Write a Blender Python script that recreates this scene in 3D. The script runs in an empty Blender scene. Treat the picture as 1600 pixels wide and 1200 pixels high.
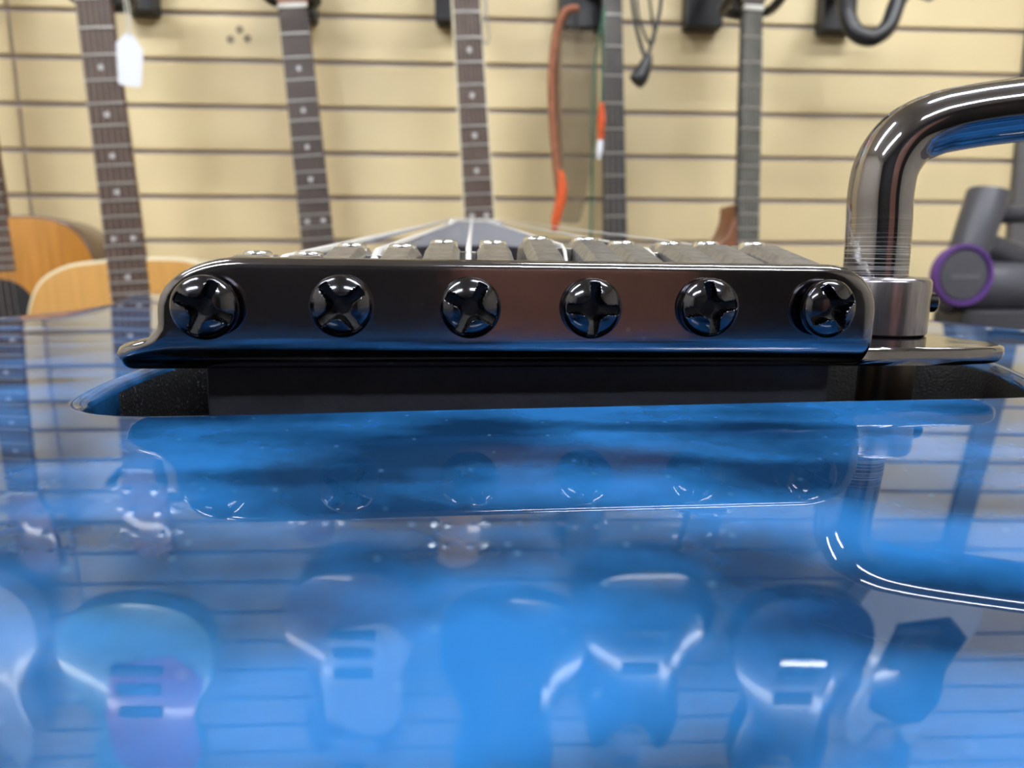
import bpy, bmesh, math, random
from mathutils import Vector, Matrix, Euler
random.seed(7)
S = bpy.context.scene
COL = S.collection
PI = math.pi
R = math.radians

# ------------------------------------------------------------------ camera
cd = bpy.data.cameras.new('camera')
cam = bpy.data.objects.new('camera', cd)
COL.objects.link(cam)
S.camera = cam
YAW, PITCH = R(3.5), R(7.8)
cf = Vector((math.sin(YAW) * math.cos(PITCH), math.cos(YAW) * math.cos(PITCH), -math.sin(PITCH)))
cr = Vector((math.cos(YAW), -math.sin(YAW), 0))
cu = cr.cross(cf)
cm = Matrix((cr, cu, -cf)).transposed().to_4x4()
cm.translation = Vector((0, 0, 1.0))
cam.matrix_world = cm
cd.sensor_width = 36
cd.lens = 24.75
cd.clip_start = 0.001
cd.clip_end = 50
cd.dof.use_dof = True
cd.dof.focus_distance = 0.062
cd.dof.aperture_fstop = 44

# ------------------------------------------------------------------ world, view
w = bpy.data.worlds.new('world')
S.world = w
w.use_nodes = True
w.node_tree.nodes['Background'].inputs[0].default_value = (0.75, 0.85, 1, 1)
w.node_tree.nodes['Background'].inputs[1].default_value = 0.3
S.view_settings.view_transform = 'Standard'
S.view_settings.look = 'None'
S.view_settings.gamma = 1
S.view_settings.use_curve_mapping = False
S.view_settings.exposure = 0.0
LAMP = 104.0            # strength of the ceiling tubes

# ------------------------------------------------------------------ materials
def node_mat(name):
    m = bpy.data.materials.new(name)
    m.use_nodes = True
    nt = m.node_tree
    return m, nt, nt.nodes['Principled BSDF']

def mat(name, col, rough=0.5, metal=0.0, coat=0.0, var=0.0, scale=60, stretch=(1, 1, 1), bump=0.0, spec=0.5, emit=0, col2=None, coat_rough=0.03):
    m, nt, b = node_mat(name)
    N, L = nt.nodes, nt.links
    b.inputs['Base Color'].default_value = (*col, 1)
    b.inputs['Roughness'].default_value = rough
    b.inputs['Metallic'].default_value = metal
    b.inputs['Coat Weight'].default_value = coat
    b.inputs['Coat Roughness'].default_value = coat_rough
    b.inputs['Specular IOR Level'].default_value = spec
    if emit:
        b.inputs['Emission Color'].default_value = (*col, 1)
        b.inputs['Emission Strength'].default_value = emit
    if var or bump or col2:
        tc = N.new('ShaderNodeTexCoord')
        mp = N.new('ShaderNodeMapping')
        mp.inputs['Scale'].default_value = stretch
        nz = N.new('ShaderNodeTexNoise')
        nz.inputs['Scale'].default_value = scale
        nz.inputs['Detail'].default_value = 5
        L.new(tc.outputs['Object'], mp.inputs[0])
        L.new(mp.outputs[0], nz.inputs['Vector'])
        rp = N.new('ShaderNodeValToRGB')
        c2 = col2 if col2 else tuple(c * (1 - var) for c in col)
        rp.color_ramp.elements[0].position = 0.35
        rp.color_ramp.elements[0].color = (*c2, 1)
        rp.color_ramp.elements[1].position = 0.65
        rp.color_ramp.elements[1].color = (*col, 1)
        L.new(nz.outputs[0], rp.inputs[0])
        L.new(rp.outputs[0], b.inputs['Base Color'])
        if bump:
            bp = N.new('ShaderNodeBump')
            bp.inputs['Strength'].default_value = bump
            bp.inputs['Distance'].default_value = 0.001
            L.new(nz.outputs[0], bp.inputs['Height'])
            L.new(bp.outputs[0], b.inputs['Normal'])
    return m

def blue_finish():
    """figured maple under transparent blue lacquer"""
    m, nt, b = node_mat('blue_lacquer')
    N, L = nt.nodes, nt.links
    tc = N.new('ShaderNodeTexCoord')
    def noise(sc, scale, det=3, dist=0.0, rough=0.5):
        mp = N.new('ShaderNodeMapping')
        mp.inputs['Scale'].default_value = sc
        L.new(tc.outputs['Object'], mp.inputs[0])
        nz = N.new('ShaderNodeTexNoise')
        nz.inputs['Scale'].default_value = scale
        nz.inputs['Detail'].default_value = det
        nz.inputs['Roughness'].default_value = rough
        nz.inputs['Distortion'].default_value = dist
        L.new(mp.outputs[0], nz.inputs['Vector'])
        return nz.outputs[0]
    def math_(op, a, c):
        n = N.new('ShaderNodeMath'); n.operation = op
        for i, v in enumerate((a, c)):
            if isinstance(v, (int, float)): n.inputs[i].default_value = v
            else: L.new(v, n.inputs[i])
        return n.outputs[0]
    bands = noise((0.45, 1.2, 1), 120, 1.5, 0.25)
    fine = noise((1, 1, 1), 700, 4)
    big = noise((1, 1.7, 1), 50, 1.5)
    v = math_('ADD', math_('MULTIPLY', bands, 0.50), math_('MULTIPLY', fine, 0.08))
    v = math_('ADD', v, math_('MULTIPLY', big, 0.42))
    rp = N.new('ShaderNodeValToRGB')
    e = rp.color_ramp.elements
    e[0].position = 0.415; e[0].color = (0.004, 0.024, 0.070, 1)
    e[1].position = 0.59; e[1].color = (0.019, 0.130, 0.375, 1)
    k = e.new(0.485); k.color = (0.009, 0.062, 0.175, 1)
    L.new(v, rp.inputs[0])
    vo = N.new('ShaderNodeTexVoronoi'); vo.inputs['Scale'].default_value = 520
    L.new(tc.outputs['Object'], vo.inputs['Vector'])
    dm = N.new('ShaderNodeMapRange'); dm.inputs['From Min'].default_value = 0.10; dm.inputs['From Max'].default_value = 0.05
    dm.inputs['To Max'].default_value = 0.22
    L.new(vo.outputs['Distance'], dm.inputs[0])
    mx = N.new('ShaderNodeMix'); mx.data_type = 'RGBA'; mx.inputs[7].default_value = (0.20, 0.42, 0.62, 1)
    L.new(dm.outputs[0], mx.inputs[0]); L.new(rp.outputs[0], mx.inputs[6]); L.new(mx.outputs[2], b.inputs['Base Color'])
    b.inputs['Roughness'].default_value = 0.6
    b.inputs['Specular IOR Level'].default_value = 0.0
    b.inputs['Coat Weight'].default_value = 1.0
    b.inputs['Coat Roughness'].default_value = 0.012
    b.inputs['Coat IOR'].default_value = 1.44
    # dust specks and small nibs in the clear coat
    return m

def black_chrome(name='black_chrome', col=(0.27, 0.26, 0.285), rough=0.09, spots=True):
    m, nt, b = node_mat(name)
    N, L = nt.nodes, nt.links
    b.inputs['Metallic'].default_value = 1
    tc = N.new('ShaderNodeTexCoord')
    nz = N.new('ShaderNodeTexNoise'); nz.inputs['Scale'].default_value = 900; nz.inputs['Detail'].default_value = 6
    L.new(tc.outputs['Object'], nz.inputs['Vector'])
    rr = N.new('ShaderNodeMapRange')
    rr.inputs['To Min'].default_value = rough * 0.5; rr.inputs['To Max'].default_value = rough * 1.7
    L.new(nz.outputs[0], rr.inputs[0]); L.new(rr.outputs[0], b.inputs['Roughness'])
    vo = N.new('ShaderNodeTexVoronoi'); vo.inputs['Scale'].default_value = 420
    L.new(tc.outputs['Object'], vo.inputs['Vector'])
    rp = N.new('ShaderNodeValToRGB')
    rp.color_ramp.elements[0].position = 0.07 if spots else 0.0; rp.color_ramp.elements[0].color = (0.42, 0.42, 0.45, 1)
    rp.color_ramp.elements[1].position = 0.10 if spots else 0.001; rp.color_ramp.elements[1].color = (*col, 1)
    L.new(vo.outputs['Distance'], rp.inputs[0]); L.new(rp.outputs[0], b.inputs['Base Color'])
    bp = N.new('ShaderNodeBump'); bp.inputs['Strength'].default_value = 0.05; bp.inputs['Distance'].default_value = 0.0004
    n2 = N.new('ShaderNodeTexNoise'); n2.inputs['Scale'].default_value = 260; n2.inputs['Detail'].default_value = 2
    L.new(tc.outputs['Object'], n2.inputs['Vector'])
    L.new(n2.outputs[0], bp.inputs['Height']); L.new(bp.outputs[0], b.inputs['Normal'])
    return m

def arm_chrome():
    """dark chrome with the ring scratches worn in just above the collar"""
    m, nt, b = node_mat('scratched_chrome')
    N, L = nt.nodes, nt.links
    b.inputs['Metallic'].default_value = 1
    tc = N.new('ShaderNodeTexCoord')
    mp = N.new('ShaderNodeMapping'); mp.inputs['Scale'].default_value = (50, 50, 7500)
    nz = N.new('ShaderNodeTexNoise'); nz.inputs['Scale'].default_value = 1.0; nz.inputs['Detail'].default_value = 3
    L.new(tc.outputs['Object'], mp.inputs[0]); L.new(mp.outputs[0], nz.inputs['Vector'])
    sp = N.new('ShaderNodeSeparateXYZ'); L.new(tc.outputs['Object'], sp.inputs[0])
    zr = N.new('ShaderNodeMapRange')
    zr.inputs['From Min'].default_value = 0.0175; zr.inputs['From Max'].default_value = 0.0115
    L.new(sp.outputs['Z'], zr.inputs[0])
    th = N.new('ShaderNodeMapRange'); th.inputs['From Min'].default_value = 0.49; th.inputs['From Max'].default_value = 0.62
    L.new(nz.outputs[0], th.inputs[0])
    mu = N.new('ShaderNodeMath'); mu.operation = 'MULTIPLY'
    L.new(zr.outputs[0], mu.inputs[0]); L.new(th.outputs[0], mu.inputs[1])
    ro = N.new('ShaderNodeMapRange'); ro.inputs['To Min'].default_value = 0.06; ro.inputs['To Max'].default_value = 0.5
    L.new(mu.outputs[0], ro.inputs[0]); L.new(ro.outputs[0], b.inputs['Roughness'])
    mx = N.new('ShaderNodeMix'); mx.data_type = 'RGBA'
    mx.inputs[6].default_value = (0.30, 0.29, 0.32, 1); mx.inputs[7].default_value = (0.8, 0.8, 0.82, 1)
    L.new(mu.outputs[0], mx.inputs[0]); L.new(mx.outputs[2], b.inputs['Base Color'])
    return m

def speckled_black():
    m, nt, b = node_mat('speckled_black_paint')
    N, L = nt.nodes, nt.links
    tc = N.new('ShaderNodeTexCoord')
    vo = N.new('ShaderNodeTexNoise'); vo.inputs['Scale'].default_value = 3500; vo.inputs['Detail'].default_value = 2
    L.new(tc.outputs['Object'], vo.inputs['Vector'])
    rp = N.new('ShaderNodeValToRGB')
    rp.color_ramp.elements[0].position = 0.62; rp.color_ramp.elements[0].color = (0.006, 0.007, 0.010, 1)
    rp.color_ramp.elements[1].position = 0.74; rp.color_ramp.elements[1].color = (0.25, 0.27, 0.32, 1)
    L.new(vo.outputs[0], rp.inputs[0])
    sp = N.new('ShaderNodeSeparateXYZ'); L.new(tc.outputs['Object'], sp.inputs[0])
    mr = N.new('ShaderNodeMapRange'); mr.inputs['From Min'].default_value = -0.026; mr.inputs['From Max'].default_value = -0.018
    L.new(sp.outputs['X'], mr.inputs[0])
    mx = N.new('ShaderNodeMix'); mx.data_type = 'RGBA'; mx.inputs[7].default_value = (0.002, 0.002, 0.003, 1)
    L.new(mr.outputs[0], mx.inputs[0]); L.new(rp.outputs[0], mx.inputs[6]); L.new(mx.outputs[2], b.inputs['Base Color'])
    b.inputs['Roughness'].default_value = 0.6
    bp = N.new('ShaderNodeBump'); bp.inputs['Strength'].default_value = 0.6; bp.inputs['Distance'].default_value = 0.0003
    L.new(vo.outputs[0], bp.inputs['Height']); L.new(bp.outputs[0], b.inputs['Normal'])
    return m

def slat_material():
    m, nt, b = node_mat('cream_slatwall')
    N, L = nt.nodes, nt.links
    tc = N.new('ShaderNodeTexCoord')
    nz = N.new('ShaderNodeTexNoise'); nz.inputs['Scale'].default_value = 3.5; nz.inputs['Detail'].default_value = 3
    n2 = N.new('ShaderNodeTexNoise'); n2.inputs['Scale'].default_value = 350
    L.new(tc.outputs['Object'], nz.inputs['Vector']); L.new(tc.outputs['Object'], n2.inputs['Vector'])
    rp = N.new('ShaderNodeValToRGB')
    rp.color_ramp.elements[0].position = 0.3; rp.color_ramp.elements[0].color = (0.70, 0.56, 0.32, 1)
    rp.color_ramp.elements[1].position = 0.7; rp.color_ramp.elements[1].color = (0.80, 0.66, 0.39, 1)
    L.new(nz.outputs[0], rp.inputs[0]); L.new(rp.outputs[0], b.inputs['Base Color'])
    b.inputs['Roughness'].default_value = 0.45
    bp = N.new('ShaderNodeBump'); bp.inputs['Strength'].default_value = 0.15; bp.inputs['Distance'].default_value = 0.001
    L.new(n2.outputs[0], bp.inputs['Height']); L.new(bp.outputs[0], b.inputs['Normal'])
    return m

BLUE = blue_finish()
CHROME = black_chrome()
SCREWM = black_chrome('black_oxide_screw', (0.085, 0.085, 0.10), 0.12, False)
RECESS = mat('shaded_recess', (0.008, 0.008, 0.011), 0.5, 0.0, spec=0.25)  # shade inside the cross slots, painted as a blacker, duller colour
ARMM = arm_chrome()
SPECK = speckled_black()
BLOCKM = mat('dark_steel_block', (0.020, 0.022, 0.032), 0.5, 0.2, var=0.2, scale=600, bump=0.1)
SADDLE = mat('satin_nickel_saddle', (0.42, 0.41, 0.40), 0.33, 0.85, var=0.3, scale=900, bump=0.2)
STEEL = mat('bright_steel', (0.75, 0.76, 0.78), 0.18, 1.0)
STRING = mat('string_steel', (0.92, 0.93, 0.95), 0.4, 0.55)
WSTRING = mat('aged_string', (0.42, 0.36, 0.31), 0.5, 0.6)
BRASS = mat('tube_bronze', (0.30, 0.24, 0.18), 0.35, 0.9)
ROSE = mat('rosewood', (0.085, 0.045, 0.035), 0.5, var=0.45, scale=40, stretch=(6, 6, 1))
ROSE_DARK = mat('dark_rosewood', (0.050, 0.030, 0.028), 0.5, var=0.4, scale=40, stretch=(6, 6, 1))
EBONY = mat('ebony', (0.035, 0.035, 0.042), 0.42, var=0.3, scale=60)
GREY_BOARD = mat('worn_grey_fretboard', (0.10, 0.11, 0.10), 0.35, var=0.4, scale=60)
FRETM = mat('fret_nickel', (0.62, 0.60, 0.58), 0.35, 0.8)
FRETD = mat('dulled_fret', (0.20, 0.20, 0.23), 0.5, 0.6)
PEARL = mat('pearl_dot', (0.62, 0.60, 0.62), 0.35)
BONE = mat('bone_nut', (0.85, 0.84, 0.78), 0.4)
MAPLE = mat('maple_neck', (0.55, 0.36, 0.17), 0.4, var=0.2, scale=15, coat=0.4)
MAHOG = mat('mahogany', (0.22, 0.075, 0.03), 0.4, var=0.35, scale=20, coat=0.4)
CREAMB = mat('cream_binding', (0.72, 0.64, 0.45), 0.4)
NATURAL = mat('natural_spruce', (0.62, 0.32, 0.085), 0.3, coat=0.6, var=0.12, scale=12, stretch=(10, 10, 0.6))
AMBER = mat('amber_spruce', (0.52, 0.22, 0.035), 0.25, coat=0.8, var=0.25, scale=10, stretch=(8, 8, 0.6))
BLACKP = mat('black_gloss', (0.012, 0.012, 0.015), 0.15, coat=0.5)
BLACKPL = mat('black_plastic', (0.012, 0.012, 0.016), 0.45)
WHITEP = mat('white_lacquer', (0.80, 0.80, 0.80), 0.2, coat=0.5)
PINKP = mat('pink_lacquer', (0.70, 0.05, 0.22), 0.2, coat=0.5)
BROWNP = mat('brown_burst', (0.25, 0.10, 0.045), 0.25, coat=0.5, var=0.5, scale=5)
TEALP = mat('pale_teal_lacquer', (0.30, 0.55, 0.52), 0.2, coat=0.5)
GROOVE = mat('groove_insert', (0.46, 0.41, 0.43), 0.5)
SLAT = slat_material()
PAINT = mat('plaster', (0.62, 0.57, 0.47), 0.7, var=0.05, scale=3)
CEIL = mat('ceiling_tile', (0.72, 0.72, 0.70), 0.8, var=0.08, scale=30)
FLOORM = mat('grey_carpet', (0.10, 0.09, 0.085), 0.95, var=0.3, scale=80, bump=0.4)
REARM = mat('dark_panelling', (0.012, 0.009, 0.009), 0.6, var=0.4, scale=5, stretch=(8, 1, 0.6))
BACKDROPM = mat('red_brown_backdrop', (0.28, 0.13, 0.09), 0.45, var=0.35, scale=4, stretch=(6, 6, 0.5))
TUBEM = mat('lit_tube', (0.93, 0.97, 1.0), 0.5, emit=LAMP)
FIXT = mat('white_enamel', (0.8, 0.8, 0.8), 0.4)
TAGM = mat('white_card', (0.82, 0.84, 0.92), 0.6)
CORDM = mat('white_thread', (0.7, 0.68, 0.62), 0.8)
ORANGE = mat('orange_felt', (0.75, 0.12, 0.03), 0.9, var=0.4, scale=200, bump=0.4)
RUST = mat('rust_cord', (0.34, 0.12, 0.06), 0.8, var=0.4, scale=150)
GREENC = mat('green_cord', (0.05, 0.14, 0.09), 0.8, var=0.3, scale=150)
TAUPE = mat('taupe_suede', (0.27, 0.20, 0.13), 0.85, var=0.35, scale=30)
VACM = mat('graphite_plastic', (0.065, 0.065, 0.08), 0.42, var=0.15, scale=30)
VACD = mat('dark_plastic', (0.04, 0.04, 0.05), 0.4)
PURPLE = mat('purple_anodised', (0.14, 0.06, 0.30), 0.4, 0.4)
GREYTXT = mat('pale_grey_print', (0.16, 0.155, 0.18), 0.5)
TRIMM = mat('dark_trim', (0.10, 0.095, 0.10), 0.6)

# ------------------------------------------------------------------ mesh helpers, all lengths in millimetres
def V(*a): return Vector(a)

def obj(name, bm, m, parent=None, smooth=True, bevel=0.0, segs=2, angle=40, loc=None, rot=None):
    me = bpy.data.meshes.new(name)
    bmesh.ops.recalc_face_normals(bm, faces=bm.faces)
    for v in bm.verts: v.co *= 0.001
    bm.to_mesh(me); bm.free()
    for mm in (m if isinstance(m, (list, tuple)) else [m]): me.materials.append(mm)
    o = bpy.data.objects.new(name, me)
    COL.objects.link(o)
    if parent: o.parent = parent
    if loc: o.location = [c * 0.001 for c in loc]
    if rot: o.rotation_euler = rot
    if bevel:
        b = o.modifiers.new('bevel', 'BEVEL')
        b.width = bevel * 0.001; b.segments = segs; b.limit_method = 'ANGLE'; b.angle_limit = R(35)
    if smooth:
        for p in me.polygons: p.use_smooth = True
        if bevel:
            wn = o.modifiers.new('wn', 'WEIGHTED_NORMAL'); wn.keep_sharp = True
        else:
            me.set_sharp_from_angle(angle=R(angle))
    return o

def tag(o, label, cat, group=None, kind=None):
    o['label'] = label; o['category'] = cat
    if group: o['group'] = group
    if kind: o['kind'] = kind
    return o

def struct(o):
    o['kind'] = 'structure'; return o

def empty(name, loc, rot=(0, 0, 0)):
    o = bpy.data.objects.new(name, None)
    o.empty_display_size = 0.02
    COL.objects.link(o); o.location = [c * 0.001 for c in loc]; o.rotation_euler = rot
    return o

def box(bm, lo, hi, M=None):
    vs = []
    for z in (lo[2], hi[2]):
        for y in (lo[1], hi[1]):
            for x in (lo[0], hi[0]):
                p = V(x, y, z)
                vs.append(bm.verts.new(M @ p if M else p))
    for f in ((0, 1, 3, 2), (4, 6, 7, 5), (0, 4, 5, 1), (2, 3, 7, 6), (0, 2, 6, 4), (1, 5, 7, 3)):
        bm.faces.new([vs[i] for i in f])
    return bm

def loft(bm, loops, cap=True, closed=True):
    rows = [[bm.verts.new(p) for p in l] for l in loops]
    n = len(rows[0])
    for a, b in zip(rows, rows[1:]):
        for i in range(n if closed else n - 1):
            j = (i + 1) % n
            bm.faces.new((a[i], a[j], b[j], b[i]))
    if cap:
        bm.faces.new(rows[0][::-1]); bm.faces.new(rows[-1])
    return rows

def frames(pts):
    out = []; up = None
    for i, p in enumerate(pts):
        t = (pts[min(i + 1, len(pts) - 1)] - pts[max(i - 1, 0)]).normalized()
        if up is None:
            up = V(0, 0, 1) if abs(t.z) < 0.8 else V(0, -1, 0)
        n = (up - t * up.dot(t)).normalized()
        up = n
        out.append((p, n, t.cross(n)))
    return out

def tube(bm, pts, r, n=16, flat=1.0):
    pts = [Vector(p) for p in pts]
    rs = list(r) if isinstance(r, (list, tuple)) else [r] * len(pts)
    if len(rs) != len(pts):
        q = []
        for i in range(len(pts)):
            u = i / (len(pts) - 1) * (len(rs) - 1); j = min(int(u), len(rs) - 2)
            q.append(rs[j] + (rs[j + 1] - rs[j]) * (u - j))
        rs = q
    loops = []
    for (p, a, b), rr in zip(frames(pts), rs):
        loops.append([p + a * (rr * math.cos(2 * PI * k / n)) + b * (rr * flat * math.sin(2 * PI * k / n)) for k in range(n)])
    loft(bm, loops)
    return bm

def catmull(pts, k=8, closed=False):
    pts = [Vector(p) for p in pts]; n = len(pts); out = []
    rng = range(n) if closed else range(n - 1)
    for i in rng:
        g = (lambda j: pts[j % n]) if closed else (lambda j: pts[max(0, min(n - 1, j))])
        p0, p1, p2, p3 = g(i - 1), g(i), g(i + 1), g(i + 2)
        for s in range(k):
            t = s / k
            out.append(0.5 * ((2 * p1) + (p2 - p0) * t + (2 * p0 - 5 * p1 + 4 * p2 - p3) * t * t + (3 * p1 - p0 - 3 * p2 + p3) * t ** 3))
    if not closed: out.append(pts[-1])
    return out

def lathe(bm, prof, c=(0, 0, 0), axis='z', n=32, cap=True):
    """prof: (radius, along)"""
    loops = []
    for r, h in prof:
        l = []
        for k in range(n):
            a = 2 * PI * k / n
            x, y = r * math.cos(a), r * math.sin(a)
            p = {'z': V(x, y, h), 'y': V(x, h, y), 'x': V(h, x, y)}[axis]
            l.append(p + Vector(c))
        loops.append(l)
    loft(bm, loops, cap)
    return bm

def prism(bm, pts, y0, y1, round_=0.0):
    """outline in x,z pushed along y; optional rounded rim"""
    pts = [Vector((p[0], 0, p[1])) for p in pts]
    n = len(pts)
    if not round_:
        loft(bm, [[p + V(0, y0, 0) for p in pts], [p + V(0, y1, 0) for p in pts]])
        return bm
    nor = []
    area = sum(pts[i].x * pts[(i + 1) % n].z - pts[(i + 1) % n].x * pts[i].z for i in range(n))
    sg = 1 if area > 0 else -1
    for i in range(n):
        t = (pts[(i + 1) % n] - pts[i - 1])
        t = t.normalized() if t.length > 1e-9 else V(1, 0, 0)
        nor.append(V(t.z, 0, -t.x) * sg)
    loops = []
    for k in range(5):
        a = PI / 2 * k / 4
        loops.append([p - q * (round_ * (1 - math.sin(a))) + V(0, y0 + round_ * (1 - math.cos(a)), 0) for p, q in zip(pts, nor)])
    for k in range(5):
        a = PI / 2 * k / 4
        loops.append([p - q * (round_ * (1 - math.cos(a))) + V(0, y1 - round_ * (1 - math.sin(a)), 0) for p, q in zip(pts, nor)])
    loft(bm, loops)
    return bm

# ================================================================== ROOM
X0, X1, YB, YF, ZC = -2400, 2600, -3300, 1200, 2750
def wall_box(name, lo, hi, m):
    o = obj(name, box(bmesh.new(), lo, hi), m, smooth=False)
    return struct(o)
wall_box('floor', (X0, YB, -60), (X1, YF + 60, 0), FLOORM)
wall_box('ceiling', (X0, YB, ZC), (X1, YF + 60, ZC + 60), CEIL)
wall_box('wall_left', (X0 - 60, YB, 0), (X0, YF + 60, ZC), PAINT)
wall_box('wall_right', (X1, YB, 0), (X1 + 60, YF + 60, ZC), PAINT)
wall_box('wall_rear', (X0, YB - 60, 0), (X1, YB, ZC), REARM)

# slatted display wall: real grooves with a grey insert, split into two panels by a joint
def slat_wall():
    bm = bmesh.new()
    pitch, g0 = 70.3, 1075.2
    z = g0 - pitch * 15
    edges = []
    while z < ZC:
        edges.append(z); z += pitch
    def seam(zz): return -697.9 + (zz - 1091) * (-8.8 / 329.0)
    def xr(zz, side): return seam(zz) + (3.0 if side else -3.0)
    for side in (0, 1):
        zs = [0] + edges + [ZC]
        for a, b in zip(zs, zs[1:]):
            lo = a + 3.9 if a > 0 else 0
            hi = b - 3.9 if b < ZC else ZC
            if hi - lo < 5: continue
            def xa(zz): return xr(zz, 1) if side else X0
            def xb(zz): return X1 if side else xr(zz, 0)
            c = 0.9
            prof = [(YF + 5.5, lo), (YF + c, lo), (YF, lo + c), (YF, hi - c), (YF + c, hi), (YF + 5.5, hi)]
            loops = [[V(xa(zz), y, zz) for y, zz in prof], [V(xb(zz), y, zz) for y, zz in prof]]
            loft(bm, loops)
    o = obj('wall_front', bm, SLAT, smooth=False)
    struct(o)
    ins = bmesh.new()
    box(ins, (X0, YF + 6, 0), (X1, YF + 60, ZC))
    struct(obj('wall_front_backing', ins, GROOVE, o, smooth=False))
slat_wall()
struct(obj('trim_1', box(bmesh.new(), (938, YF - 14, 0), (980, YF - 0.5, ZC)), TRIMM, smooth=False))
# three old screw holes in one slat
bm = bmesh.new()
for x, z in ((-372, 1388), (-357, 1403), (-346, 1390)):
    lathe(bm, [(0.5, YF - 0.6), (6.0, YF - 0.6), (6.5, YF + 0.3)], (x, 0, z), 'y', 16)
holes = obj('screw_holes', bm, mat('stained_hole', (0.30, 0.24, 0.16), 0.8), bpy.data.objects['wall_front'])

# unseen rear: brown backdrop and knob added for the dark chrome to mirror
door = struct(obj('brown_backdrop_1', prism(bmesh.new(), [(300, 0), (1500, 0), (1500, 2150), (300, 2150)], YB + 4, YB + 50, 4), BACKDROPM, smooth=False))
bm = bmesh.new(); lathe(bm, [(8, 0), (26, 6), (26, 30), (12, 40)], (400, YB + 50, 1000), 'y', 20)
obj('backdrop_knob', bm, STEEL, door)

def fixture(x0, x1, y):
    t = empty('ceiling_light', ((x0 + x1) / 2, y, ZC))
    tag(t, '', 'ceiling light', 'twin tube ceiling lights')
    L = (x1 - x0) / 2
    obj('housing', prism(bmesh.new(), [(-L, -8), (L, -8), (L, 0), (-L, 0)], -85, 85), FIXT, t, smooth=False)
    for s in (-1, 1):
        b = bmesh.new(); lathe(b, [(12, -L + 10), (16, -L + 14), (16, L - 14), (12, L - 10)], (0, s * 25, -28), 'x', 14)
        obj('tube', b, TUBEM, t)
    for s in (-1, 1):
        obj('end_cap', box(bmesh.new(), (s * (L - 4) - 5, -60, -42), (s * (L - 4) + 5, 60, 0)), FIXT, t, smooth=False)
    return t
for (a, b_, y, lab) in ((260, 1560, 0, 'twin tube ceiling light mirrored along the top of the chrome arm'),
                        (-1900, -650, 0, 'twin tube ceiling light over the acoustic guitars at the left'),
                        (260, 1560, -1700, 'twin tube ceiling light nearest the brown backdrop at the rear'),
                        (-1900, -650, -1700, 'twin tube ceiling light over the dark rear of the shop')):
    fixture(a, b_, y)['label'] = lab

# workbench under the guitar
def bench():
    t = empty('workbench', (0, 160, 0))
    tag(t, 'dark workbench the blue guitar lies on', 'table')
    obj('bench_top', box(bmesh.new(), (-560, -330, 905), (560, 330, 930)), VACD, t, bevel=3)
    for sx in (-1, 1):
        for sy in (-1, 1):
            obj('leg', box(bmesh.new(), (sx * 520 - 25, sy * 290 - 25, 0), (sx * 520 + 25, sy * 290 + 25, 905)), VACD, t, smooth=False)
bench()

# ================================================================== BLUE GUITAR (frame: x right, y towards the neck, z up off the top)
GT = empty('electric_guitar', (5.295, 59.25, 990.72), (0.0460561, 0.0112192, -0.0015359))
tag(GT, 'glossy blue electric guitar in the foreground with black chrome tremolo bridge', 'guitar')
BYAW = R(3.1)
BM = Matrix.Rotation(BYAW, 4, 'Z')
def bx(p): return BM @ Vector(p)

def top_z(x, y):
    z = -(3.8e-4 if y < 0 else 0.55e-4) * y * y
    z -= (0.95e-4 if x < 0 else 0.3e-4) * x * x
    return z

OUT = [(0, -118), (60, -112), (115, -90), (152, -50), (163, 0), (150, 50), (128, 95), (118, 130), (122, 165), (135, 200), (140, 232), (128, 262),
       (104, 268), (78, 246), (56, 222), (36, 206), (28, 210), (20, 226), (0, 232), (-20, 226), (-32, 214), (-46, 222), (-66, 262), (-90, 305), (-122, 322),
       (-146, 300), (-150, 262), (-138, 215), (-124, 170), (-120, 130), (-130, 92), (-150, 50), (-164, 0), (-154, -50), (-118, -90), (-60, -112)]
CAV = [(-24, -5.8), (-31.5, -6.0), (-35.6, -3.4), (-37.2, 2.5), (-38, 12), (-38, 24), (-34, 28), (0, 29), (50, 31), (57, 29), (57.5, 23), (54.6, 15.5), (51.0, 7.6), (48.2, 3.2), (45, 1.45), (30, 0.0), (0, -3.3)]

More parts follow.
